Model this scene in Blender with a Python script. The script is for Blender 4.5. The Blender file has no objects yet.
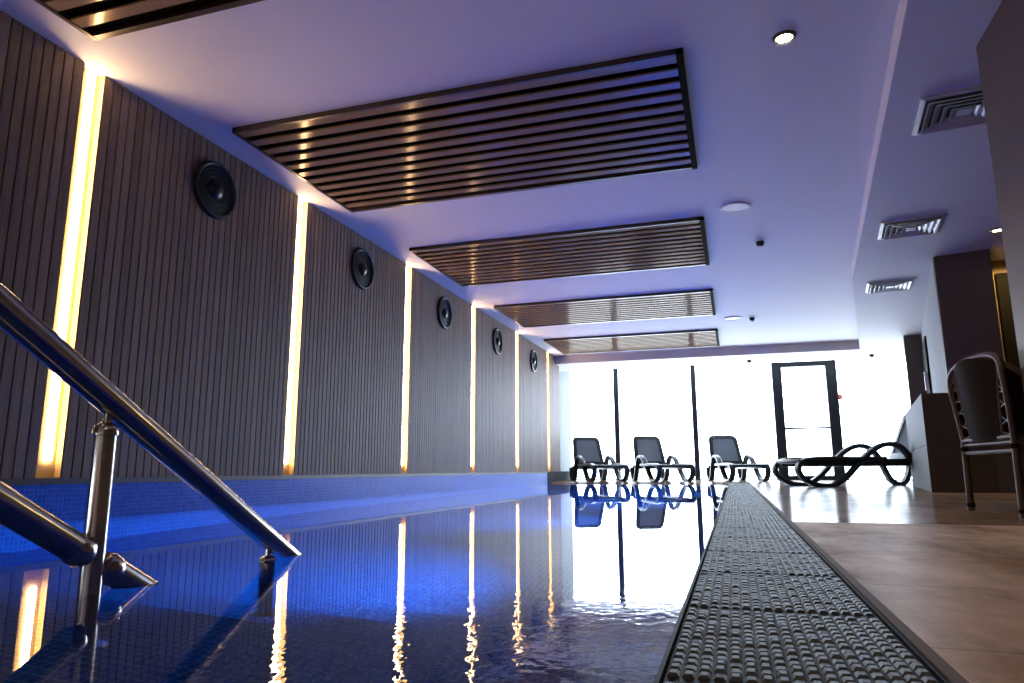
import bpy, bmesh, math, random
from mathutils import Matrix, Vector
random.seed(7)
C = bpy.context.scene.collection
PI = math.pi

# ------------------------------------------------------------------ helpers
class MB:
    """collects shapes into one bmesh and links them as one mesh object"""
    def __init__(s): s.bm = bmesh.new()
    def box(s, x0, x1, y0, y1, z0, z1, rot=0, piv=None, bev=0.0):
        g = bmesh.ops.create_cube(s.bm, size=1.0)['verts']
        bmesh.ops.scale(s.bm, vec=(x1-x0, y1-y0, z1-z0), verts=g)
        bmesh.ops.translate(s.bm, vec=((x0+x1)/2, (y0+y1)/2, (z0+z1)/2), verts=g)
        if rot:
            bmesh.ops.rotate(s.bm, cent=piv or ((x0+x1)/2, (y0+y1)/2, 0), matrix=Matrix.Rotation(rot, 3, 'Z'), verts=g)
        if bev:
            es = {e for v in g for e in v.link_edges}
            bmesh.ops.bevel(s.bm, geom=list(es), offset=bev, segments=2, affect='EDGES', profile=0.6)
        return s
    def poly(s, pts, z0, z1):
        lo = [s.bm.verts.new((x, y, z0)) for x, y in pts]; hi = [s.bm.verts.new((x, y, z1)) for x, y in pts]
        n = len(pts)
        s.bm.faces.new(lo[::-1]); s.bm.faces.new(hi)
        for i in range(n):
            j = (i+1) % n
            s.bm.faces.new((lo[i], lo[j], hi[j], hi[i]))
        return s
    def loft(s, rings, closed=False, cap=True):
        vs = [[s.bm.verts.new(p) for p in r] for r in rings]
        n = len(rings[0]); m = len(vs)
        for i in range(m if closed else m-1):
            a, b = vs[i], vs[(i+1) % m]
            for k in range(n):
                l = (k+1) % n
                s.bm.faces.new((a[k], a[l], b[l], b[k]))
        if cap and not closed:
            s.bm.faces.new(vs[0][::-1]); s.bm.faces.new(vs[-1])
        return s
    def tube(s, pts, r, n=10, closed=False):
        pts = [Vector(p) for p in pts]; rings = []; m = len(pts); up = None
        rr = r if isinstance(r, (list, tuple)) else [r]*m
        for i in range(m):
            a = pts[i-1] if (i or closed) else pts[0]
            b = pts[(i+1) % m] if (i < m-1 or closed) else pts[-1]
            t = (b-a).normalized()
            if up is None:
                up = Vector((0, 0, 1)) if abs(t.z) < .9 else Vector((1, 0, 0))
            u = (up - t*up.dot(t)).normalized(); v = t.cross(u); up = u
            rings.append([pts[i] + (u*math.cos(2*PI*k/n) + v*math.sin(2*PI*k/n))*rr[i] for k in range(n)])
        return s.loft(rings, closed)
    def ribbon(s, path, y, wy, th):
        """flat bar following (x,z) path, width wy along y, thickness th, softened edges"""
        m = len(path); rings = []
        for i in range(m):
            a = path[max(i-1, 0)]; b = path[min(i+1, m-1)]
            t = Vector((b[0]-a[0], 0, b[1]-a[1])).normalized(); nn = Vector((-t.z, 0, t.x))
            c = Vector((path[i][0], y, path[i][1])); e = Vector((0, 1, 0)); h, w, q = th/2, wy/2, th*.28
            rings.append([c+nn*h+e*(w-q), c+nn*(h-q)+e*w, c-nn*(h-q)+e*w, c-nn*h+e*(w-q),
                          c-nn*h-e*(w-q), c-nn*(h-q)-e*w, c+nn*(h-q)-e*w, c+nn*h-e*(w-q)])
        return s.loft(rings)
    def lathe(s, prof, axis='Z', at=(0, 0, 0), n=32, cap=True):
        """prof: list of (radius, height)"""
        rings = []
        for r, h in prof:
            ring = []
            for k in range(n):
                a = 2*PI*k/n; c, d = math.cos(a)*r, math.sin(a)*r
                p = {'Z': (c, d, h), 'X': (h, c, d), 'Y': (d, h, c)}[axis]
                ring.append((p[0]+at[0], p[1]+at[1], p[2]+at[2]))
            rings.append(ring)
        return s.loft(rings, cap=cap)
    def build(s, name, mat, parent=None, smooth=False, loc=None):
        bmesh.ops.recalc_face_normals(s.bm, faces=s.bm.faces)
        me = bpy.data.meshes.new(name); s.bm.to_mesh(me); s.bm.free()
        me.materials.append(mat)
        if smooth:
            for p in me.polygons: p.use_smooth = True
            me.set_sharp_from_angle(angle=math.radians(40))
        o = bpy.data.objects.new(name, me); C.objects.link(o)
        if parent: o.parent = parent
        if loc: o.location = loc
        return o

def tag(o, label, cat, group=None):
    o['label'] = label; o['category'] = cat
    if group: o['group'] = group
    return o
def thing(name, label, cat, loc=(0, 0, 0), rz=0, group=None):
    o = bpy.data.objects.new(name, None); C.objects.link(o)
    o.location = loc; o.rotation_euler = (0, 0, rz); o.empty_display_size = .1
    return tag(o, label, cat, group)
def struct(o):
    o['kind'] = 'structure'; return o
def copy_tree(o, parent=None):
    c = o.copy(); C.objects.link(c)
    if parent: c.parent = parent
    for ch in list(o.children): copy_tree(ch, c)
    return c
def smooth_path(pts, n=8):
    out = []
    for i in range(len(pts)-1):
        p0 = Vector(pts[max(i-1, 0)]); p1 = Vector(pts[i]); p2 = Vector(pts[i+1]); p3 = Vector(pts[min(i+2, len(pts)-1)])
        for k in range(n):
            t = k/n
            out.append(0.5*((2*p1)+(p2-p0)*t+(2*p0-5*p1+4*p2-p3)*t*t+(3*p1-p0-3*p2+p3)*t**3))
    out.append(Vector(pts[-1])); return out

# ------------------------------------------------------------------ materials
def mat(name):
    m = bpy.data.materials.new(name); m.use_nodes = True
    nt = m.node_tree; return m, nt, nt.nodes, nt.links, nt.nodes['Principled BSDF']
def plain(name, col, rough=.5, metal=0, noise=0.0, nscale=8, bump=0.0, bscale=60, spec=.5, coat=0):
    m, nt, N, L, b = mat(name)
    b.inputs['Roughness'].default_value = rough; b.inputs['Metallic'].default_value = metal
    b.inputs['Base Color'].default_value = (*col, 1); b.inputs['Specular IOR Level'].default_value = spec
    b.inputs['Coat Weight'].default_value = coat
    tc = N.new('ShaderNodeTexCoord')
    if noise:
        nz = N.new('ShaderNodeTexNoise'); nz.inputs['Scale'].default_value = nscale; nz.inputs['Detail'].default_value = 5
        L.new(tc.outputs['Object'], nz.inputs['Vector'])
        r = N.new('ShaderNodeMix'); r.data_type = 'RGBA'
        r.inputs[6].default_value = (*[c*(1-noise) for c in col], 1); r.inputs[7].default_value = (*[min(1, c*(1+noise)) for c in col], 1)
        L.new(nz.outputs['Fac'], r.inputs[0]); L.new(r.outputs[2], b.inputs['Base Color'])
    if bump:
        nb = N.new('ShaderNodeTexNoise'); nb.inputs['Scale'].default_value = bscale; L.new(tc.outputs['Object'], nb.inputs['Vector'])
        bp = N.new('ShaderNodeBump'); bp.inputs['Strength'].default_value = bump; bp.inputs['Distance'].default_value = .01
        L.new(nb.outputs['Fac'], bp.inputs['Height']); L.new(bp.outputs['Normal'], b.inputs['Normal'])
    return m
def emit(name, col, st):
    m, nt, N, L, b = mat(name)
    e = N.new('ShaderNodeEmission'); e.inputs['Color'].default_value = (*col, 1); e.inputs['Strength'].default_value = st
    L.new(e.outputs[0], N['Material Output'].inputs['Surface']); return m
def wood(name, c1, c2, rough=.5, pitch=.0665):
    m, nt, N, L, b = mat(name)
    tc = N.new('ShaderNodeTexCoord'); sp = N.new('ShaderNodeSeparateXYZ'); L.new(tc.outputs['Object'], sp.inputs[0])
    dv = N.new('ShaderNodeMath'); dv.operation = 'DIVIDE'; dv.inputs[1].default_value = pitch; L.new(sp.outputs['Y'], dv.inputs[0])
    fl = N.new('ShaderNodeMath'); fl.operation = 'FLOOR'; L.new(dv.outputs[0], fl.inputs[0])
    wn = N.new('ShaderNodeTexWhiteNoise'); wn.noise_dimensions = '1D'; L.new(fl.outputs[0], wn.inputs['W'])
    mp = N.new('ShaderNodeMapping'); mp.inputs['Scale'].default_value = (40, 40, 1.6); L.new(tc.outputs['Object'], mp.inputs['Vector'])
    nz = N.new('ShaderNodeTexNoise'); nz.inputs['Scale'].default_value = 2.0; nz.inputs['Detail'].default_value = 6; L.new(mp.outputs[0], nz.inputs['Vector'])
    ad = N.new('ShaderNodeMath'); ad.operation = 'MULTIPLY_ADD'; ad.inputs[1].default_value = .35
    L.new(wn.outputs['Value'], ad.inputs[0]); L.new(nz.outputs['Fac'], ad.inputs[2])
    r = N.new('ShaderNodeValToRGB'); r.color_ramp.elements[0].position = .3; r.color_ramp.elements[1].position = 1.0
    r.color_ramp.elements[0].color = (*c1, 1); r.color_ramp.elements[1].color = (*c2, 1)
    L.new(ad.outputs[0], r.inputs[0]); L.new(r.outputs[0], b.inputs['Base Color'])
    b.inputs['Roughness'].default_value = rough; b.inputs['Specular IOR Level'].default_value = .3
    bp = N.new('ShaderNodeBump'); bp.inputs['Strength'].default_value = .25; bp.inputs['Distance'].default_value = .002
    L.new(nz.outputs['Fac'], bp.inputs['Height']); L.new(bp.outputs['Normal'], b.inputs['Normal'])
    return m
def mosaic(name, c1, c2, grout, size=.027, plane='xy', rough=.25):
    m, nt, N, L, b = mat(name)
    tc = N.new('ShaderNodeTexCoord'); sp = N.new('ShaderNodeSeparateXYZ'); L.new(tc.outputs['Object'], sp.inputs[0])
    cb = N.new('ShaderNodeCombineXYZ')
    L.new(sp.outputs[plane[0].upper()], cb.inputs[0]); L.new(sp.outputs[plane[1].upper()], cb.inputs[1])
    br = N.new('ShaderNodeTexBrick'); br.offset = 0; br.squash = 1
    br.inputs['Color1'].default_value = (*c1, 1); br.inputs['Color2'].default_value = (*c2, 1); br.inputs['Mortar'].default_value = (*grout, 1)
    br.inputs['Scale'].default_value = 1; br.inputs['Mortar Size'].default_value = size*.055; br.inputs['Mortar Smooth'].default_value = .1
    br.inputs['Brick Width'].default_value = size; br.inputs['Row Height'].default_value = size
    L.new(cb.outputs[0], br.inputs['Vector']); L.new(br.outputs['Color'], b.inputs['Base Color'])
    b.inputs['Roughness'].default_value = rough; b.inputs['Specular IOR Level'].default_value = .15
    return m

def water_mat():
    m, nt, N, L, b = mat('pool_water'); N.remove(b)
    tc = N.new('ShaderNodeTexCoord')
    mp = N.new('ShaderNodeMapping'); mp.inputs['Scale'].default_value = (1.0, .8, 1); L.new(tc.outputs['Object'], mp.inputs[0])
    n1 = N.new('ShaderNodeTexNoise'); n1.inputs['Scale'].default_value = 30; n1.inputs['Detail'].default_value = 2; L.new(mp.outputs[0], n1.inputs['Vector'])
    n2 = N.new('ShaderNodeTexNoise'); n2.inputs['Scale'].default_value = 2.2; n2.inputs['Detail'].default_value = 1; L.new(mp.outputs[0], n2.inputs['Vector'])
    # the calm far water and the wavelets near the overflow edge
    sp = N.new('ShaderNodeSeparateXYZ'); L.new(tc.outputs['Object'], sp.inputs[0])
    mr = N.new('ShaderNodeMapRange'); mr.inputs['From Min'].default_value = 1.15; mr.inputs['From Max'].default_value = 2.0
    mr.inputs['To Min'].default_value = 1.0; mr.inputs['To Max'].default_value = .02; mr.interpolation_type = 'SMOOTHSTEP'
    L.new(sp.outputs['Y'], mr.inputs['Value'])
    mx = N.new('ShaderNodeMapRange'); mx.inputs['From Min'].default_value = -1.05; mx.inputs['From Max'].default_value = -.45
    mx.inputs['To Min'].default_value = .03; mx.inputs['To Max'].default_value = 1.0; mx.interpolation_type = 'SMOOTHSTEP'
    L.new(sp.outputs['X'], mx.inputs['Value'])
    ml = N.new('ShaderNodeMath'); ml.operation = 'MULTIPLY'; L.new(mr.outputs[0], ml.inputs[0]); L.new(mx.outputs[0], ml.inputs[1])
    mm = N.new('ShaderNodeMath'); mm.operation = 'MULTIPLY'; L.new(ml.outputs[0], mm.inputs[0]); L.new(n1.outputs['Fac'], mm.inputs[1])
    ad = N.new('ShaderNodeMath'); ad.operation = 'MULTIPLY_ADD'; ad.inputs[1].default_value = .06
    L.new(n2.outputs['Fac'], ad.inputs[0]); L.new(mm.outputs[0], ad.inputs[2])
    bp = N.new('ShaderNodeBump'); bp.inputs['Strength'].default_value = 1; bp.inputs['Distance'].default_value = .0009
    L.new(ad.outputs[0], bp.inputs['Height'])
    fr = N.new('ShaderNodeFresnel'); fr.inputs['IOR'].default_value = 1.42; L.new(bp.outputs[0], fr.inputs['Normal'])
    tr = N.new('ShaderNodeBsdfRefraction'); tr.inputs['Color'].default_value = (.70, .88, 1, 1); tr.inputs['IOR'].default_value = 1.33; tr.inputs['Roughness'].default_value = 0; L.new(bp.outputs[0], tr.inputs['Normal'])
    gl = N.new('ShaderNodeBsdfGlossy'); gl.inputs['Roughness'].default_value = .012; L.new(bp.outputs[0], gl.inputs['Normal'])
    gl.inputs['Color'].default_value = (1, 1, 1, 1)
    mi = N.new('ShaderNodeMixShader'); L.new(fr.outputs[0], mi.inputs[0]); L.new(tr.outputs[0], mi.inputs[1]); L.new(gl.outputs[0], mi.inputs[2])
    L.new(mi.outputs[0], N['Material Output'].inputs['Surface'])
    return m
def slat_mat():
    m, nt, N, L, b = mat('bronze_lacquer'); N.remove(b)
    tc = N.new('ShaderNodeTexCoord'); mp = N.new('ShaderNodeMapping'); mp.inputs['Scale'].default_value = (2, 30, 30); L.new(tc.outputs['Object'], mp.inputs[0])
    nz = N.new('ShaderNodeTexNoise'); nz.inputs['Scale'].default_value = 3; nz.inputs['Detail'].default_value = 4; L.new(mp.outputs[0], nz.inputs['Vector'])
    r = N.new('ShaderNodeMix'); r.data_type = 'RGBA'; r.inputs[6].default_value = (.22, .145, .085, 1); r.inputs[7].default_value = (.36, .24, .145, 1)
    L.new(nz.outputs['Fac'], r.inputs[0])
    d = N.new('ShaderNodeBsdfDiffuse'); L.new(r.outputs[2], d.inputs['Color'])
    g = N.new('ShaderNodeBsdfGlossy'); g.inputs['Roughness'].default_value = .13; g.inputs['Color'].default_value = (1, .9, .78, 1)
    mi = N.new('ShaderNodeMixShader'); mi.inputs[0].default_value = .065
    L.new(d.outputs[0], mi.inputs[1]); L.new(g.outputs[0], mi.inputs[2]); L.new(mi.outputs[0], N['Material Output'].inputs['Surface'])
    return m
def glass_mat():
    m, nt, N, L, b = mat('window_glass'); N.remove(b)
    fr = N.new('ShaderNodeFresnel'); fr.inputs['IOR'].default_value = 1.2
    tr = N.new('ShaderNodeBsdfTransparent'); tr.inputs['Color'].default_value = (.97, .99, 1, 1)
    gl = N.new('ShaderNodeBsdfGlossy'); gl.inputs['Roughness'].default_value = .0
    mi = N.new('ShaderNodeMixShader'); L.new(fr.outputs[0], mi.inputs[0]); L.new(tr.outputs[0], mi.inputs[1]); L.new(gl.outputs[0], mi.inputs[2])
    L.new(mi.outputs[0], N['Material Output'].inputs['Surface'])
    return m
def deck_mat(name, dark, light, rough, gloss):
    m, nt, N, L, b = mat(name); N.remove(b)
    tc = N.new('ShaderNodeTexCoord')
    mp = N.new('ShaderNodeMapping'); mp.inputs['Scale'].default_value = (1.5, .7, 1); L.new(tc.outputs['Object'], mp.inputs[0])
    n1 = N.new('ShaderNodeTexNoise'); n1.inputs['Scale'].default_value = 2.2; n1.inputs['Detail'].default_value = 9; n1.inputs['Roughness'].default_value = .68
    L.new(mp.outputs[0], n1.inputs['Vector'])
    r = N.new('ShaderNodeValToRGB'); r.color_ramp.elements[0].position = .36; r.color_ramp.elements[1].position = .64
    r.color_ramp.elements[0].color = (*dark, 1); r.color_ramp.elements[1].color = (*light, 1)
    L.new(n1.outputs['Fac'], r.inputs[0])
    br = N.new('ShaderNodeTexBrick'); br.offset = 0; br.inputs['Scale'].default_value = 1; br.inputs['Brick Width'].default_value = 1.2; br.inputs['Row Height'].default_value = .6
    br.inputs['Mortar Size'].default_value = .003; br.inputs['Color1'].default_value = (1, 1, 1, 1); br.inputs['Color2'].default_value = (.88, .88, .88, 1); br.inputs['Mortar'].default_value = (.55, .52, .5, 1)
    L.new(tc.outputs['Object'], br.inputs['Vector'])
    mx = N.new('ShaderNodeMix'); mx.data_type = 'RGBA'; mx.blend_type = 'MULTIPLY'; mx.inputs[0].default_value = 1
    L.new(r.outputs[0], mx.inputs[6]); L.new(br.outputs['Color'], mx.inputs[7])
    n2 = N.new('ShaderNodeTexNoise'); n2.inputs['Scale'].default_value = 5; n2.inputs['Detail'].default_value = 3; L.new(tc.outputs['Object'], n2.inputs['Vector'])
    bp = N.new('ShaderNodeBump'); bp.inputs['Strength'].default_value = .2; bp.inputs['Distance'].default_value = .003
    L.new(n2.outputs['Fac'], bp.inputs['Height'])
    d = N.new('ShaderNodeBsdfDiffuse'); L.new(mx.outputs[2], d.inputs['Color'])
    g = N.new('ShaderNodeBsdfGlossy'); g.inputs['Roughness'].default_value = rough; L.new(bp.outputs[0], g.inputs['Normal'])
    fm = N.new('ShaderNodeMapRange'); fm.inputs['From Min'].default_value = .3; fm.inputs['From Max'].default_value = .7
    fm.inputs['To Min'].default_value = gloss*.6; fm.inputs['To Max'].default_value = gloss*1.3; L.new(n1.outputs['Fac'], fm.inputs['Value'])
    mi = N.new('ShaderNodeMixShader'); L.new(fm.outputs[0], mi.inputs[0]); L.new(d.outputs[0], mi.inputs[1]); L.new(g.outputs[0], mi.inputs[2])
    L.new(mi.outputs[0], N['Material Output'].inputs['Surface'])
    return m

M = {}
M['ceiling'] = plain('white_plaster', (.72, .71, .74), .7, noise=.02, nscale=1.5)
M['soffit'] = plain('soffit_plaster', (.66, .64, .66), .7, noise=.02, nscale=1.5)
M['wood'] = wood('grey_brown_wood', (.130, .075, .051), (.28, .178, .126), .58)
M['backing'] = plain('dark_backing', (.02, .016, .014), .8, noise=.1)
M['cream'] = plain('cream_channel', (.42, .30, .14), .5, noise=.03)
M['led'] = emit('warm_led', (1, .68, .37), 26)
M['black_gloss'] = plain('black_lacquer', (.006, .007, .012), .35, noise=.1)
M['black_mesh'] = plain('black_speaker_cloth', (.008, .008, .012), .6, noise=.3, nscale=90, spec=.2)
M['slat'] = slat_mat()
M['frame_brown'] = plain('dark_bronze_frame', (.085, .06, .045), .3, .4, noise=.08)
M['void'] = plain('black_recess', (.004, .0035, .003), .9, noise=.1, spec=.05)
M['black_metal'] = plain('black_frame_metal', (.012, .016, .02), .4, .2, noise=.1)
M['dark_mullion'] = plain('anthracite_mullion', (.022, .026, .036), .4, .2, noise=.08)
M['glass'] = glass_mat()
M['steel'] = plain('brushed_stainless', (.50, .47, .44), .2, 1.0, noise=.06, nscale=20)
M['tile_wall'] = mosaic('blue_mosaic_wall', (.006, .085, .46), (.015, .14, .60), (.09, .22, .58), .027, 'yz', .4)
M['tile_end'] = mosaic('blue_mosaic_end', (.012, .10, .50), (.02, .15, .62), (.30, .48, .75), .027, 'xz')
M['tile_floor'] = mosaic('blue_mosaic_floor', (.006, .06, .34), (.012, .10, .46), (.12, .25, .5), .03, 'xy')
M['coping'] = plain('grey_coping', (.035, .036, .042), .5, noise=.15, nscale=6)
M['grey_stone'] = plain('grey_stone', (.05, .052, .056), .8, noise=.15, nscale=4, spec=.08)
M['water'] = water_mat()
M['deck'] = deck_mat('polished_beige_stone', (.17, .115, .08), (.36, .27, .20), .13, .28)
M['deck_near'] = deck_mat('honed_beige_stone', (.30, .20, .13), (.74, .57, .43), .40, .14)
M['trim'] = plain('brown_edge_trim', (.09, .055, .038), .75, noise=.1)
M['grate'] = plain('dark_grey_grate_plastic', (.024, .026, .031), .48, noise=.35, nscale=9, spec=.16)
M['grate_bed'] = plain('grate_cross_ribs', (.010, .011, .013), .6, noise=.2, nscale=15, spec=.1)
M['lounge'] = plain('anthracite_resin', (.012, .014, .017), .38, noise=.1)
M['sling'] = plain('grey_mesh_fabric', (.21, .26, .30), .7, noise=.25, nscale=150)
M['brown_stone'] = plain('dark_brown_stone', (.085, .062, .052), .5, noise=.12, nscale=3)
M['white_wall'] = plain('white_wall_paint', (.33, .35, .36), .8, noise=.03, spec=.1)
M['box_tile'] = plain('pale_grey_tile', (.16, .175, .19), .7, noise=.1, nscale=5, spec=.1)
M['rattan'] = plain('dark_rattan', (.045, .022, .013), .5, noise=.3, nscale=40)
M['rattan_weave'] = plain('dark_rattan_weave', (.012, .006, .004), .9, noise=.35, nscale=60, spec=.1)
M['cushion'] = plain('dark_brown_cushion', (.03, .014, .01), .8, noise=.2)
M['white_plastic'] = plain('white_plastic', (.78, .77, .78), .45, noise=.02)
M['vent'] = plain('grey_vent_metal', (.55, .54, .56), .4, .1, noise=.03)
M['vent_dark'] = plain('vent_shadow', (.02, .02, .022), .8, noise=.05)
M['lamp'] = emit('warm_lamp', (1, .80, .52), 14)
M['red'] = plain('red_button', (.55, .02, .02), .4, noise=.05)
M['door_dark'] = plain('dark_door', (.010, .008, .007), .8, noise=.1, spec=.05)
M['yellow_wall'] = plain('ochre_wall', (.34, .24, .10), .7, noise=.06)

# ------------------------------------------------------------------ dimensions
W = -3.77            # face of the wood wall
HC, HS = 2.83, 2.66  # main ceiling, lower ceiling
ZD = .035            # deck level
YE = 14.55           # far edge of the pool
YW = 17.6            # window line
PX = -.11            # right edge of the water
GX = .235            # right edge of the grate
ZL = .25             # top of the ledge under the wood

# ------------------------------------------------------------------ setting
fl = MB()
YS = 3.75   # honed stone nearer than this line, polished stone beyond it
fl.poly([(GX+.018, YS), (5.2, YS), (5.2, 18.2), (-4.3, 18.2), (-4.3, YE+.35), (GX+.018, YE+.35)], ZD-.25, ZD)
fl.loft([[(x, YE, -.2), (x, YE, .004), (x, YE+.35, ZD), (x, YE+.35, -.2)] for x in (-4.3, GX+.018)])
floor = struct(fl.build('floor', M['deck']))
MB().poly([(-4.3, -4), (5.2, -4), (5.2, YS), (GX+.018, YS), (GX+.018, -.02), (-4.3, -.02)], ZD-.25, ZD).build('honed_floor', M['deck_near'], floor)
struct(MB().box(GX, GX+.018, 0, YE, ZD-.2, ZD+.002).build('trim_1', M['trim']))

# pool basin: shell of mosaic walls, floor and steps
pw = MB().box(-4.1, W, -.2, YE+.1, -1.6, ZL-.035)
basin = struct(pw.build('pool_basin', M['tile_wall']))
MB().box(PX, PX+.02, 0, YE, -1.6, ZD-.06).build('side_wall', M['tile_wall'], basin)
MB().box(W-.02, PX+.02, YE, YE+.1, -1.6, -.02).build('end_wall', M['tile_end'], basin)
MB().box(W-.02, PX+.02, -.1, 0, -1.6, ZD-.03).build('end_wall', M['tile_end'], basin)
MB().box(W-.02, PX+.02, -.1, YE+.1, -1.5, -1.4).build('basin_floor', M['tile_floor'], basin)
st = MB()
for i in range(8):
    st.box(W, PX, 0, .75+.3*i, -1.4, -.18-.165*i+.002)
st.build('steps', M['tile_floor'], basin)
# water sheet
bm = bmesh.new(); vs = [bm.verts.new(p) for p in ((W, 0, 0), (PX, 0, 0), (PX, YE, 0), (W, YE, 0))]; bm.faces.new(vs)
me = bpy.data.meshes.new('pool_water'); bm.to_mesh(me); bm.free(); me.materials.append(M['water'])
wo = bpy.data.objects.new('pool_water', me); C.objects.link(wo); struct(wo)

# left wall: backing behind the wood, ledge coping and the grey upstand at its far end
struct(MB().box(-4.1, W-.055, -4, 15.6, ZL-.035, HC).build('wall_left', M['backing']))
struct(MB().box(W-.06, W+.012, 0, 14.42, ZL-.035, ZL).build('trim_2', M['coping']))
struct(MB().box(-4.1, W+.014, 14.42, 16.55, -.05, ZL).build('trim_3', M['grey_stone']))
struct(MB().box(-4.25, -3.98, 15.6, YW+.1, ZD, 2.95).build('wall_left_end', M['white_wall']))

# ceilings
fas = [(1.012, 3.907), (1.574, 9.533), (2.548, 15.3)]
far_y = 15.3
fx0 = 1.012 - (3.907+4)*(1.574-1.012)/(9.533-3.907)
cpoly = [(-4.1, -4), (fx0, -4), fas[0], fas[1], fas[2], (-4.1, 15.25)]
struct(MB().poly(cpoly, HC, HC+.15).build('ceiling', M['ceiling']))
spoly = [(fx0, -4), (5.2, -4), (5.2, 16.5), (-4.25, 16.45), (-4.25, 15.25), fas[2], fas[1], fas[0]]
struct(MB().poly(spoly, HS, HC+.15).build('ceiling_soffit', M['soffit']))
struct(MB().box(-4.25, 5.2, 16.44, 18.0, 2.86, HC+.15).build('ceiling_pocket', M['ceiling']))
# near room: walls behind and beside the camera
struct(MB().box(-4.3, 5.4, -4.2, -4.0, -.2, 3).build('wall_back', M['ceiling']))
struct(MB().box(1.455, 5.2, -4.0, 4.234, ZD, HS).build('wall_right', M['brown_stone']))
struct(MB().box(5.2, 5.4, -4.2, 18.2, -.2, 3).build('wall_right_outer', M['brown_stone']))

# ------------------------------------------------------------------ glazing
def mullion(x, w, name):
    return struct(MB().box(x-w/2, x+w/2, YW-.07, YW+.07, ZD, 2.86).build(name, M['dark_mullion']))
wx = [-3.98, -2.77, -.86, .97]
for i, (a, b2) in enumerate([(-3.98, -2.77), (-2.77, -.86), (-.86, .96)]):
    win = struct(MB().box(a, b2, YW-.05, YW+.05, ZD, ZD+.02).build('window_%d' % (i+1), M['dark_mullion']))
    MB().box(a+.04, b2-.04, YW-.006, YW+.006, ZD+.02, 2.86).build('pane', M['glass'], win)
    if i < 2:
        MB().box(b2-.06, b2+.06, YW-.07, YW+.07, ZD, 2.86).build('mullion', M['dark_mullion'], win)
win = struct(MB().box(2.38, 4.2, YW-.05, YW+.05, ZD, ZD+.02).build('window_4', M['dark_mullion']))
MB().box(2.4, 4.2, YW-.006, YW+.006, ZD+.02, 2.86).build('pane', M['glass'], win)
# glazed door
dr = MB()
dr.box(.965, 1.185, YW-.09, YW+.09, ZD, 2.79, bev=.008)
dr.box(2.145, 2.38, YW-.09, YW+.09, ZD, 2.79, bev=.008)
dr.box(1.18, 2.15, YW-.09, YW+.09, 2.665, 2.785)
dr.box(1.18, 2.15, YW-.09, YW+.09, ZD, ZD+.10)
door = struct(dr.build('door_1', M['black_metal']))
MB().box(1.185, 2.145, YW-.008, YW+.008, ZD+.1, 2.665).build('pane', M['glass'], door)
MB().tube([(1.17, YW-.14, 1.215), (2.16, YW-.14, 1.215)], .024, 10).box(1.165, 1.19, YW-.15, YW-.08, 1.18, 1.25).box(2.14, 2.165, YW-.15, YW-.08, 1.18, 1.25).build('push_bar', M['dark_mullion'], door)
MB().box(2.20, 2.29, YW-.12, YW-.09, 2.42, 2.54, bev=.006).build('door_closer', M['dark_mullion'], door)

# ------------------------------------------------------------------ right-hand side of the room
col = MB().poly([(2.293, 8.744), (2.806, 8.60), (2.95, 9.1), (3.62, 14.1), (3.345, 14.1), (3.335, 13.92)], ZD, HS)
struct(col.build('wall_side', M['white_wall']))
struct(MB().poly([(2.293, 8.742), (2.297, 8.70), (2.806, 8.56), (2.96, 9.05), (2.84, 9.1), (2.80, 8.62)], ZD, HS).build('column', M['brown_stone']))
struct(MB().poly([(3.056, 13.95), (3.40, 13.92), (3.46, 14.25), (3.12, 14.28)], ZD, HS).build('wall_far_pier', M['brown_stone']))
# dark door in the white side wall
u = Vector((1.052, 5.226, 0)).normalized(); nrm = Vector((-u.y, u.x, 0)); base = Vector((2.293, 8.744, 0))
def side_box(s0, s1, out, th, z0, z1):
    a = base+u*s0+nrm*out; b_ = base+u*s1+nrm*out; c_ = b_+nrm*th; d_ = a+nrm*th
    return [(p.x, p.y) for p in (a, b_, c_, d_)], z0, z1
d2 = struct(MB().poly(*side_box(3.45, 4.7, 0, .03, ZD, 2.33)).build('door_2', M['door_dark']))
MB().poly(*side_box(3.55, 3.66, .03, .05, 1.50, 1.78)).build('door_handle', M['white_plastic'], d2)
# ochre wall and dark doorway beside the column
struct(MB().box(2.84, 5.2, 9.1, 9.3, ZD, HS).build('wall_corridor', M['yellow_wall']))
d3 = struct(MB().box(3.00, 4.1, 9.06, 9.11, ZD, 2.50).build('door_3', M['door_dark']))

# low block
lb = thing('low_partition', 'low stone block with pale grey side standing below the brown column', 'partition', (2.0, 8.62, ZD))
MB().poly([(0, 0), (1.75, -.03), (1.75, .05), (.012, .07)], 0, 1.065).build('front_panel', M['brown_stone'], lb)
MB().poly([(0, .004), (.05, .0), (.55, 3.2), (.5, 3.2)], 0, .50).poly([(0, .004), (.05, .0), (.55, 3.2), (.5, 3.2)], .506, 1.062).build('side_panel', M['box_tile'], lb)
MB().poly([(.012, .07), (.9, .07), (1.25, 3.15), (.52, 3.15)], 1.0, 1.06).build('top_slab', M['brown_stone'], lb)

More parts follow.
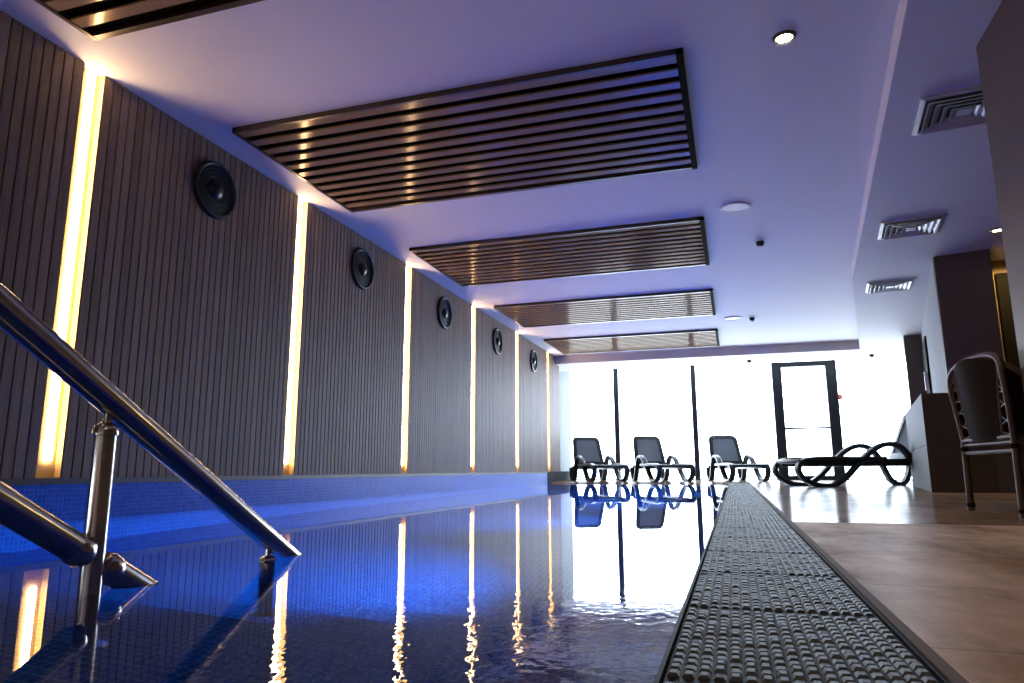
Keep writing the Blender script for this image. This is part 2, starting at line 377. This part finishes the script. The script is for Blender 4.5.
# ------------------------------------------------------------------ wood wall bays, light strips, round speakers
SY = [3.075, 5.365, 7.655, 9.97, 12.28, 14.57]
GAP = .16
bays = [(.0, SY[0]-GAP/2)] + [(SY[i]+GAP/2, SY[i+1]-GAP/2) for i in range(5)] + [(SY[5]+GAP/2, 15.6)]
bl = ['grey-brown slatted wood wall panel left of the nearest light strip, cut by the frame',
      'wide slatted wood wall panel between the nearest and second light strips, behind the handrail',
      'slatted wood wall panel between the second and third light strips from the left',
      'slatted wood wall panel between the third and fourth light strips from the left',
      'slatted wood wall panel between the fourth and fifth light strips from the left',
      'slatted wood wall panel between the fifth light strip and the farthest one',
      'narrow plain wood wall panel beyond the farthest light strip, next to the window']
for (y0, y1), lab in zip(bays, bl):
    n = max(1, round((y1-y0)/.0665)); p = (y1-y0)/n
    t = thing('wood_wall_panel', lab, 'wall panel', (W, y0, ZL), 0, 'slatted wood panels along the pool wall')
    mb = MB()
    for k in range(n):
        a, b3 = k*p+.003, (k+1)*p-.003
        mb.loft([[(-.02, a, z), (-.003, a, z), (0, a+.003, z), (0, b3-.003, z), (-.003, b3, z), (-.02, b3, z)] for z in (.001, HC-ZL)])
    mb.build('planks', M['wood'], t)
    MB().box(-.054, -.0195, 0, y1-y0, .001, HC-ZL).build('backing_board', M['backing'], t)
sl = ['widest and nearest warm vertical light strip, seen above and below the handrail',
      'warm vertical light strip second from the left, between the two nearest round speakers',
      'warm vertical light strip third from the left, between the second and third round speakers',
      'warm vertical light strip fourth from the left, between the third and fourth round speakers',
      'thin warm vertical light strip fifth from the left, between the two farthest round speakers',
      'thinnest warm vertical light strip, farthest along the wood wall near the windows']
for y, lab in zip(SY, sl):
    t = thing('light_strip', lab, 'light strip', (W, y, ZL), 0, 'vertical light strips in the wood wall')
    g = GAP/2-.001
    ch = MB().box(-.054, -.049, -g, g, 0, HC-ZL-.002)
    ch.box(-.049, -.003, -g, -g+.004, 0, HC-ZL-.002).box(-.049, -.003, g-.004, g, 0, HC-ZL-.002)
    ch.box(-.049, -.004, -g, g, 0, .006)
    ch.build('channel', M['cream'], t)
    MB().box(-.049, -.030, -.002, .034, .10, HC-ZL-.01, bev=.004).build('light_tube', M['led'], t)
spk = ['largest round black wall speaker, between the two nearest light strips',
       'round black wall speaker second from the left, between the second and third light strips',
       'round black wall speaker third from the left, between the third and fourth light strips',
       'small round black wall speaker fourth from the left, between the fourth and fifth light strips',
       'smallest round black wall speaker, farthest along the wood wall']
sp0 = None
for y, lab in zip([4.20, 6.49, 8.78, 11.09, 13.37], spk):
    if sp0 is None:
        sp0 = thing('wall_speaker', lab, 'speaker', (W, y, 2.455), 0, 'round speakers on the wood wall')
        MB().lathe([(.19, 0), (.228, 0), (.230, .018), (.222, .032), (.205, .034), (.196, .026), (.19, .012)], 'X', n=48).build('rim', M['black_gloss'], sp0, True)
        MB().lathe([(.195, .002), (.195, .014), (.17, .020), (.165, .014), (.14, .018), (.135, .012), (.11, .016), (.105, .010), (.08, .014), (.075, .006), (.07, .006)], 'X', n=48).build('cone', M['black_mesh'], sp0, True)
        MB().lathe([(.075, .004), (.072, .02), (.06, .034), (.04, .046), (.02, .051), (.002, .052)], 'X', n=32).build('dome', M['black_gloss'], sp0, True)
    else:
        c = copy_tree(sp0); c.location = (W, y, 2.455); tag(c, lab, 'speaker')

# ------------------------------------------------------------------ slatted ceiling panels
pl = ['slatted bronze ceiling panel at the top left corner of the photo',
      'largest slatted bronze ceiling panel, above the two nearest wall speakers',
      'slatted bronze ceiling panel second in front of the large one, third along the ceiling',
      'pale reflecting slatted ceiling panel, next to last before the windows',
      'palest and farthest slatted ceiling panel, just before the ceiling beam']
pl[2] = 'slatted bronze ceiling panel in the middle of the row, right behind the largest one'
pspan = [(1.06, 2.80), (3.99, 5.73), (7.02, 8.69), (10.05, 11.68), (13.08, 14.76)]
for (y0, y1), lab in zip(pspan, pl):
    x0, x1 = -3.46, -.155
    t = thing('slatted_ceiling_panel', lab, 'ceiling panel', (x0, y0, HC), 0, 'slatted panels in the ceiling')
    w, d = x1-x0, y1-y0; dz = -.035
    MB().box(0, w, 0, d, -.006, -.001).build('backing', M['void'], t)
    f = MB()
    f.box(0, w, 0, .022, dz-.004, 0).box(0, w, d-.04, d, dz-.004, 0).box(0, .025, 0, d, dz-.006, 0)
    f.build('frame', M['frame_brown'], t)
    MB().box(w-.045, w, 0, d, dz-.006, 0).build('end_rail', M['void'], t)
    s_ = MB(); n = 11; pitch = (d-.062)/n
    for k in range(n):
        ya = .022+k*pitch
        s_.box(.025, w-.045, ya+.003, ya+pitch*.52, dz, dz+.014)
    s_.build('slats', M['slat'], t)

# ------------------------------------------------------------------ ceiling fixtures
def downlight(x, y, z, lab, r=.062, st=None):
    t = thing('ceiling_downlight', lab, 'ceiling light', (x, y, z))
    MB().lathe([(r*.72, 0), (r*1.12, 0), (r*1.12, -.006), (r*1.05, -.012), (r*.82, -.014), (r*.72, -.004)], 'Z', n=32).build('ring', M['frame_brown'], t, True)
    MB().lathe([(r*.74, -.001), (r*.74, -.008), (.001, -.009)], 'Z', n=32).build('lens', M['lamp'], t, True)
    return t
downlight(.43, 4.07, HC, 'small lit round downlight in the white ceiling, top of the photo')
downlight(2.67, 7.86, HS, 'warm downlight in the lower ceiling by the ochre wall, half hidden by the dark pier')
sd = thing('ceiling_speaker', 'flat round white ceiling speaker right of the middle slatted panel', 'ceiling speaker', (.15, 6.85, HC), 0, 'flat white discs on the ceiling')
MB().lathe([(.14, 0), (.145, -.006), (.138, -.014), (.128, -.016), (.126, -.011), (.06, -.012), (.001, -.012)], 'Z', n=40).build('cover', M['white_plastic'], sd, True)
c = copy_tree(sd); c.location = (.117, 12.2, HC); tag(c, 'thin white disc on the ceiling far off, beside the next to last slatted panel', 'ceiling speaker')
spr = None
for (x, y, z, lab) in [(.421, 8.06, HC, 'small black ceiling sprinkler with bright tip, behind the round white ceiling speaker'),
                       (.427, 12.3, HC, 'tiny black sprinkler on the white ceiling, right of the far white disc'),
                       (.438, 16.1, HS, 'tiny dark sprinkler on the window-side ceiling strip, left above the glass door'),
                       (2.893, 16.1, HS, 'tiny dark sprinkler on the lower ceiling, right of the glass door')]:
    if spr is None:
        spr = thing('ceiling_sprinkler', lab, 'sprinkler', (x, y, z), 0, 'small sprinklers on the ceilings')
        MB().lathe([(.045, 0), (.046, -.012), (.04, -.035), (.034, -.05), (.001, -.05)], 'Z', n=24).build('housing', M['black_metal'], spr, True)
        MB().lathe([(.028, -.05), (.03, -.06), (.02, -.068), (.001, -.07)], 'Z', n=24).build('tip', M['white_plastic'], spr, True)
    else:
        c = copy_tree(spr); c.location = (x, y, z); tag(c, lab, 'sprinkler')
# vents
v0 = None
for (x, y, lab) in [(1.60, 5.0, 'nearest square ceiling vent, partly hidden by the dark pier'),
                    (1.81, 7.49, 'middle square ceiling vent of the three on the lower ceiling'),
                    (2.08, 9.93, 'farthest square ceiling vent, with bright white rim, on the lower ceiling')]:
    if v0 is None:
        v0 = thing('ceiling_vent', lab, 'vent', (x, y, HS), math.radians(-7), 'square vents in the lower ceiling')
        R2 = .28
        def ring(mb, a, b4, z0, z1):
            rings = [[(s1*q, s2*q, zz) for s1, s2 in ((-1, -1), (1, -1), (1, 1), (-1, 1))] for q, zz in ((a, z0), (b4, z1), (b4-.012, z1+.002), (a-.012, z0+.002))]
            return mb.loft(rings, closed=True)
        f = MB()
        rings = [[(s1*q, s2*q, zz) for s1, s2 in ((-1, -1), (1, -1), (1, 1), (-1, 1))] for q, zz in ((R2, 0), (R2, -.012), (R2-.03, -.018), (R2-.034, -.004))]
        f.loft(rings, closed=True); f.build('frame', M['vent'], v0)
        MB().box(-.24, .24, -.24, .24, -.003, -.0005).build('cavity', M['vent_dark'], v0)
        for q in (.235, .185, .135, .085):
            lv = MB(); ring(lv, q-.03, q, -.006, -.034); lv.build('louvre', M['vent'], v0)
        MB().box(-.045, .045, -.045, .045, -.03, -.022).build('core', M['vent'], v0)
    else:
        c = copy_tree(v0); c.location = (x, y, HS); tag(c, lab, 'vent')

# exit button beside the door
eb = thing('exit_button', 'small red button box on the glass right of the door', 'button', (2.40, YW-.09, 1.92))
MB().box(-.045, .05, -.03, .0, -.06, .06, bev=.006).build('box', M['red'], eb)
MB().lathe([(.022, -.03), (.022, -.04), (.001, -.042)], 'Y', n=16).build('push_cap', M['white_plastic'], eb)

# ------------------------------------------------------------------ overflow grate
gt = thing('overflow_grate', 'long dark grey plastic overflow grate along the pool edge', 'grate', (PX, 0, ZD))
gw = GX-PX
mb = MB(); nb = int(YE/.030); ncol = 17; cw = (gw-.02)/ncol
def frust(bm_, x0, x1, y0, y1, z0, z1, c):
    lo = [bm_.verts.new(p) for p in ((x0, y0, z0), (x1, y0, z0), (x1, y1, z0), (x0, y1, z0))]
    hi = [bm_.verts.new(p) for p in ((x0+c, y0+c, z1), (x1-c, y0+c, z1), (x1-c, y1-c, z1), (x0+c, y1-c, z1))]
    bm_.faces.new(hi)
    for i in range(4):
        j = (i+1) % 4; bm_.faces.new((lo[i], lo[j], hi[j], hi[i]))
for i in range(nb):
    y = i*.030
    if i % 16 == 15: continue
    for k in range(ncol):
        j = random.uniform(-.0020, .0010)
        frust(mb.bm, .01+k*cw+.0003, .01+(k+1)*cw-.0003, y+.002, y+.028, -.0055, j, .0050)
mb.build('bars', M['grate'], gt)
MB().box(0, .006, 0, YE, -.035, -.001).box(gw-.006, gw, 0, YE, -.035, -.001).build('side_rail', M['grate_bed'], gt)
MB().box(.01, gw-.01, 0, YE, -.06, -.0045).build('gutter_bed', M['grate_bed'], gt)

# ------------------------------------------------------------------ handrail
hx = -1.5; r0 = .026; r1 = .034
hr = thing('pool_handrail', 'stainless steel pool handrail with two sloping rails descending into the water', 'handrail', (hx, 0, 0))
def up(y): return .645-.59*(y-1.064)
def lo_(y): return .226-.59*(y-1.118)
MB().tube([(0, .10, up(.10)), (0, 2.20, up(2.20))], r1, 24).build('upper_rail', M['steel'], hr, True)
MB().tube([(0, .10, lo_(.10)), (0, 1.325, lo_(1.325))], r1, 24).tube([(0, 1.41, lo_(1.41)), (0, 1.545, lo_(1.545))], r1, 24).build('lower_rail', M['steel'], hr, True)
for (y, zt, zb, full) in [(1.366, up(1.366)-.078, -.55, True), (2.045, up(2.045)-.075, -.85, False)]:
    p = MB().tube([(0, y, zb), (0, y, zt)], r0, 20).build('post', M['steel'], hr, True)
    MB().lathe([(r0*1.02, zt-.012), (r0*1.14, zt-.010), (r0*1.16, zt), (r0*1.05, zt+.010), (r0*.75, zt+.018), (.010, zt+.022), (.009, zt+.05), (.001, zt+.05)], 'Z', (0, y, 0), 24).build('collar', M['steel'], p, True)
    MB().lathe([(.05, zb), (.05, zb+.008), (.024, zb+.012)], 'Z', (0, y, 0), 24).build('foot_flange', M['steel'], p, True)
for ya, yb in ((1.30, 1.345), (1.39, 1.435)):
    d = Vector((0, yb-ya, lo_(yb)-lo_(ya)))
    MB().tube([(0, ya, lo_(ya)), (0, ya+.01, lo_(ya+.01)), (0, yb-.01, lo_(yb-.01)), (0, yb, lo_(yb))], [.030, .0375, .0375, .030], 24).build('joint', M['steel'], hr, True)

# ------------------------------------------------------------------ sun loungers (built with the foot at the origin, head towards +x)
def make_lounger():
    root = thing('sun_lounger', '', 'sun lounger')
    w = .89; yw = w/2-.035
    path = smooth_path([(1.30, .40), (.9, .40), (.45, .405), (.18, .395), (.04, .35), (-.015, .25), (.04, .14), (.18, .05), (.36, .0175), (.50, .03),
                        (.70, .15), (.92, .36), (1.14, .54), (1.34, .615), (1.52, .585), (1.66, .44), (1.74, .26), (1.82, .10), (1.94, .0175), (2.06, .06), (2.14, .22), (2.15, .34)], 6)
    path = [(p[0], p[1]) for p in path]
    for s1 in (-1, 1):
        MB().ribbon(path, s1*yw, .125, .070).build('side_frame', M['lounge'], root, True)
    # seat: frame with mesh sling
    sf = MB()
    for s1 in (-1, 1): sf.box(.06, 2.16, s1*(yw-.075)-.03, s1*(yw-.075)+.03, .295, .405, bev=.014)
    sf.box(.0, .12, -yw, yw, .335, .40, bev=.02); sf.box(1.84, 1.92, -yw, yw, .335, .395, bev=.012); sf.box(2.10, 2.18, -yw, yw, .33, .39, bev=.012)
    sf.build('seat_frame', M['lounge'], root, True)
    q = MB(); n = 12
    q.loft([[(.11+1.74*i/n, -yw+.10, .402-.010*math.sin(PI*i/n)), (.11+1.74*i/n, yw-.10, .402-.010*math.sin(PI*i/n)),
             (.11+1.74*i/n, yw-.10, .392-.010*math.sin(PI*i/n)), (.11+1.74*i/n, -yw+.10, .392-.010*math.sin(PI*i/n))] for i in range(n+1)])
    q.build('seat_sling', M['sling'], root)
    # back rest, raised
    ang = math.radians(66); ca, sa = math.cos(ang), math.sin(ang)
    def bp(u_, v_, o_): return (1.84+u_*ca-o_*sa*-1*-1, v_, .40+u_*sa+o_*ca)
    H = .84; hb, ht = .42, .375
    def outline(ins):
        pts = []
        b0, t0 = hb-ins, ht-ins; lo, hi, rr = 0+ins, H-ins*1.05, max(.04, .14-ins*.6)
        pts += [(lo, -b0), (lo, b0)]
        for k in range(7):
            a = k/6*PI/2; pts.append((hi-rr+rr*math.sin(a), t0-rr+rr*math.cos(a)))
        for k in range(7):
            a = PI/2-k/6*PI/2; pts.append((hi-rr+rr*math.sin(a), -(t0-rr+rr*math.cos(a))))
        return pts
    oo, ii = outline(0), outline(.095)
    fr = MB(); m = len(oo)
    def bow(u_): return .03*math.sin(PI*u_/H)
    rings = []
    for k in range(m):
        (u1, v1), (u2, v2) = oo[k], ii[k]
        rings.append([bp(u1, v1, .012+bow(u1)), bp(u1, v1, -.012+bow(u1)), bp(u2, v2, -.022+bow(u2)), bp(u2, v2, .022+bow(u2))])
    fr.loft(rings, closed=True); fr.build('backrest_frame', M['lounge'], root, True)
    sl_ = MB()
    top = [sl_.bm.verts.new(bp(u_, v_, .004+bow(u_))) for u_, v_ in ii]; bot = [sl_.bm.verts.new(bp(u_, v_, -.004+bow(u_))) for u_, v_ in ii]
    sl_.bm.faces.new(top); sl_.bm.faces.new(bot[::-1])
    for k in range(m): sl_.bm.faces.new((top[k], top[(k+1) % m], bot[(k+1) % m], bot[k]))
    sl_.build('backrest_sling', M['sling'], root)
    # prop behind the back rest
    MB().tube([bp(.30, -.27, -.02), (2.16, -.27, .37)], .014, 8).build('back_prop', M['lounge'], root, True)
    MB().tube([bp(.30, .27, -.02), (2.16, .27, .37)], .014, 8).build('back_prop', M['lounge'], root, True)
    return root
lounger = make_lounger()
lo_spots = [((-2.496, 14.80), 2.049, .871, 'dark grey sun lounger nearest the wood wall, leftmost of three facing the pool'),
            ((-1.153, 14.80), 2.002, .871, 'dark grey sun lounger in the middle of three facing the pool before the window'),
            ((.294, 15.10), 1.86, .871, 'dark grey sun lounger just left of the glass door, at the end of the grate'),
            ((.733, 11.17), .344, .974, 'dark wavy-framed sun lounger lying sideways on the deck, partly behind the low block')]
for i, ((x, y), a, k, lab) in enumerate(lo_spots):
    o = lounger if i == 0 else copy_tree(lounger)
    o.location = (x, y, ZD); o.rotation_euler = (0, 0, a); o.scale = (k, k, k)
    tag(o, lab, 'sun lounger', 'sun loungers around the pool')

# ------------------------------------------------------------------ rattan armchair (faces +x, its back to the pool)
ax, ay = 1.385, 4.64
ch = thing('rattan_armchair', 'dark rattan tub armchair standing on the deck at the right edge', 'armchair', (ax, ay, ZD), math.radians(4))
hw = .34
ph = .42   # seat rail height
# back outline: rises from the seat rail, flares out and arches over
def arch(y):  # top rail
    return .80+.10*math.cos(y/hw*PI/2*.95)
arc = [(0, hw, ph), (-.014, hw+.02, .60), (-.028, hw+.03, .74), (-.030, hw+.01, .815), (-.034, hw-.07, .855), (-.038, .10, .88), (-.038, -.10, .88),
       (-.034, -hw+.07, .865), (-.030, -hw-.01, .825), (-.028, -hw-.03, .74), (-.014, -hw-.02, .60), (0, -hw, ph)]
MB().tube(smooth_path(arc, 6), .017, 10).build('back_frame', M['rattan'], ch, True)
inn = [(.0, hw-.125, ph), (-.012, hw-.085, .62), (-.022, hw-.03, .80), (-.027, hw-.05, .84)]
for s1 in (1, -1):
    ip = [(p[0], s1*p[1], p[2]) for p in smooth_path(inn, 5)]; op = [(p[0], s1*p[1], p[2]) for p in smooth_path(arc[:4], 5)]
    b5 = MB().tube(ip, .010, 8)
    for k in range(8):
        a_, b_ = op[min(len(op)-1, k*2)], ip[min(len(ip)-1, k*2+1)]
        c_, d_ = ip[min(len(ip)-1, k*2)], op[min(len(op)-1, k*2+1)]
        b5.tube([a_, b_], .0045, 6).tube([c_, d_], .0045, 6)
    b5.build('lattice', M['rattan'], ch, True)
# woven back panel, bowed
rows = []
for i in range(13):
    f_ = i/12; z = ph-.01+f_*(.42)
    hwz = (hw-.125)+(.09)*f_; top_f = f_
    ring = []
    for j in range(17):
        y = -hwz+2*hwz*j/16
        ring.append((-.008-.02*f_-.05*math.cos(y/hwz*PI/2)*(.4+.6*f_), y, z+(.05*math.cos(y/hwz*PI/2) if i == 12 else .05*math.cos(y/hwz*PI/2)*f_)))
    rows.append(ring)
wv = MB(); vv = [[[wv.bm.verts.new((p[0]+o_, p[1], p[2])) for p in r] for r in rows] for o_ in (0, .018)]
for o_ in (0, 1):
    for i in range(12):
        for j in range(16): wv.bm.faces.new((vv[o_][i][j], vv[o_][i][j+1], vv[o_][i+1][j+1], vv[o_][i+1][j]))
for i in range(12):
    for j in (0, 16): wv.bm.faces.new((vv[0][i][j], vv[0][i+1][j], vv[1][i+1][j], vv[1][i][j]))
for j in range(16):
    for i in (0, 12): wv.bm.faces.new((vv[0][i][j], vv[0][i][j+1], vv[1][i][j+1], vv[1][i][j]))
wv.build('woven_back', M['rattan_weave'], ch, True)
# arms sweep forward from the shoulders
for s1 in (1, -1):
    arm = [(-.03, s1*(hw+.005), .82), (.06, s1*(hw+.05), .74), (.25, s1*(hw+.06), .66), (.44, s1*(hw+.03), .62), (.52, s1*hw, .52), (.53, s1*(hw-.02), ph)]
    MB().tube(smooth_path(arm, 6), .017, 10).build('arm', M['rattan'], ch, True)
    side = smooth_path(arm, 6)
    sw = MB(); a_ = [sw.bm.verts.new(p) for p in side]; b_ = [sw.bm.verts.new((.0+.53*k/(len(side)-1), s1*(hw-.005), ph)) for k in range(len(side))]
    a2 = [sw.bm.verts.new((p[0], p[1]-s1*.012, p[2])) for p in side]; b2_ = [sw.bm.verts.new((.0+.53*k/(len(side)-1), s1*(hw-.017), ph)) for k in range(len(side))]
    for k in range(len(side)-1):
        sw.bm.faces.new((a_[k], a_[k+1], b_[k+1], b_[k])); sw.bm.faces.new((a2[k], a2[k+1], b2_[k+1], b2_[k]))
        sw.bm.faces.new((a_[k], a_[k+1], a2[k+1], a2[k])); sw.bm.faces.new((b_[k], b_[k+1], b2_[k+1], b2_[k]))
    sw.build('woven_side', M['rattan_weave'], ch, True)
seat = MB().tube([(0, -hw, ph), (0, hw, ph)], .016, 10).tube([(0, hw, ph), (.53, hw-.02, ph)], .016, 10).tube([(.53, hw-.02, ph), (.53, -hw+.02, ph)], .016, 10).tube([(.53, -hw+.02, ph), (0, -hw, ph)], .016, 10)
seat.tube([(0, -hw, ph-.028), (0, hw, ph-.028)], .012, 10)
seat.build('seat_rail', M['rattan'], ch, True)
MB().box(.01, .52, -hw+.02, hw-.02, ph-.012, ph+.012).build('seat', M['rattan_weave'], ch)
MB().box(.03, .52, -hw+.035, hw-.035, ph+.012, ph+.10, bev=.03).build('cushion', M['cushion'], ch, True)
for (lx, ly) in ((0, hw), (0, -hw), (.52, hw-.02), (.52, -hw+.02)):
    lg = MB().tube([(lx-.004, ly, 0), (lx-.002, ly, .2), (lx, ly, ph)], [.0195, .019, .018], 12).build('leg', M['rattan'], ch, True)
    for zz in (.035, ph-.05):
        MB().lathe([(.019, zz-.012), (.0225, zz-.008), (.0225, zz+.008), (.019, zz+.012)], 'Z', (lx-.002, ly, 0), 14).build('binding', M['rattan_weave'], lg, True)
zs = .345
MB().tube([(0, -hw, zs), (0, hw, zs)], .012, 8).tube([(.52, -hw+.02, zs), (.52, hw-.02, zs)], .012, 8).tube([(0, hw, zs), (.52, hw-.02, zs)], .012, 8).tube([(0, -hw, zs), (.52, -hw+.02, zs)], .012, 8).build('stretcher', M['rattan'], ch, True)

# ------------------------------------------------------------------ light
world = bpy.data.worlds.new('daylight'); bpy.context.scene.world = world; world.use_nodes = True
bg = world.node_tree.nodes['Background']; bg.inputs['Color'].default_value = (.74, .85, 1, 1); bg.inputs['Strength'].default_value = 8.6
def lamp(name, kind, loc, energy, col, rot=(0, 0, 0), **kw):
    l = bpy.data.lights.new(name, kind); l.energy = energy; l.color = col
    for k, v in kw.items(): setattr(l, k, v)
    o = bpy.data.objects.new(name, l); C.objects.link(o); o.location = loc; o.rotation_euler = rot
    return o
p = lamp('daylight_portal', 'AREA', (0, YW+.12, 1.45), 1, (1, 1, 1), (-PI/2, 0, 0), shape='RECTANGLE', size=8.4, size_y=2.9)
p.data.cycles.is_portal = True
for y, e, td, sz in ((3.15, 460, 6, 84), (5.6, 420, 12, 80), (7.8, 480, 24, 104), (10.2, 560, 34, 120), (12.8, 560, 34, 120)):   # underwater pool lights in the right pool wall, facing the wood wall
    lamp('pool_light', 'SPOT', (PX-.03, y, -.55), e, (.10, .54, 1.0), (0, math.radians(90-td), 0), spot_size=math.radians(sz), spot_blend=.8, shadow_soft_size=.08)
lamp('downlight_or_fill_beam', 'SPOT', (.43, 4.07, HC-.03), 30, (1, .78, .52), spot_size=math.radians(90), spot_blend=.6, shadow_soft_size=.05)
for x, y, e in ((.55, -.6, 90), (.55, -2.4, 160), (-2.2, -2.4, 160)):   # unseen fill spots added behind the camera to lift the ambient light
    lamp('downlight_or_fill_beam', 'SPOT', (x, y, HC-.03), e, (1, .80, .58), spot_size=math.radians(110), spot_blend=.6, shadow_soft_size=.05)
lamp('downlight_or_fill_beam', 'SPOT', (3.15, 8.55, HS-.03), 40, (1, .72, .30), spot_size=math.radians(170), spot_blend=.3, shadow_soft_size=.05)

# ------------------------------------------------------------------ camera
cam = bpy.data.cameras.new('camera'); cam.sensor_width = 36; cam.lens = 694/1024*36; cam.clip_start = .02
co = bpy.data.objects.new('camera', cam); C.objects.link(co)
Rm = Matrix(((0.95350908, 0.05792287, 0.29574547), (0.3013455, -0.17229395, -0.93781964), (-0.00336605, 0.98334111, -0.18173865)))
co.matrix_world = Matrix.Translation((0, 0, .29)) @ Rm.to_4x4()
sc = bpy.context.scene; sc.camera = co
sc.view_settings.view_transform = 'Standard'; sc.view_settings.look = 'None'; sc.view_settings.gamma = 1
sc.view_settings.use_curve_mapping = False; sc.view_settings.exposure = 0.85
cy = sc.cycles
cy.use_denoising = True; cy.max_bounces = 10; cy.diffuse_bounces = 5; cy.glossy_bounces = 5; cy.transparent_max_bounces = 12
cy.caustics_reflective = False; cy.caustics_refractive = True; cy.sample_clamp_indirect = 6
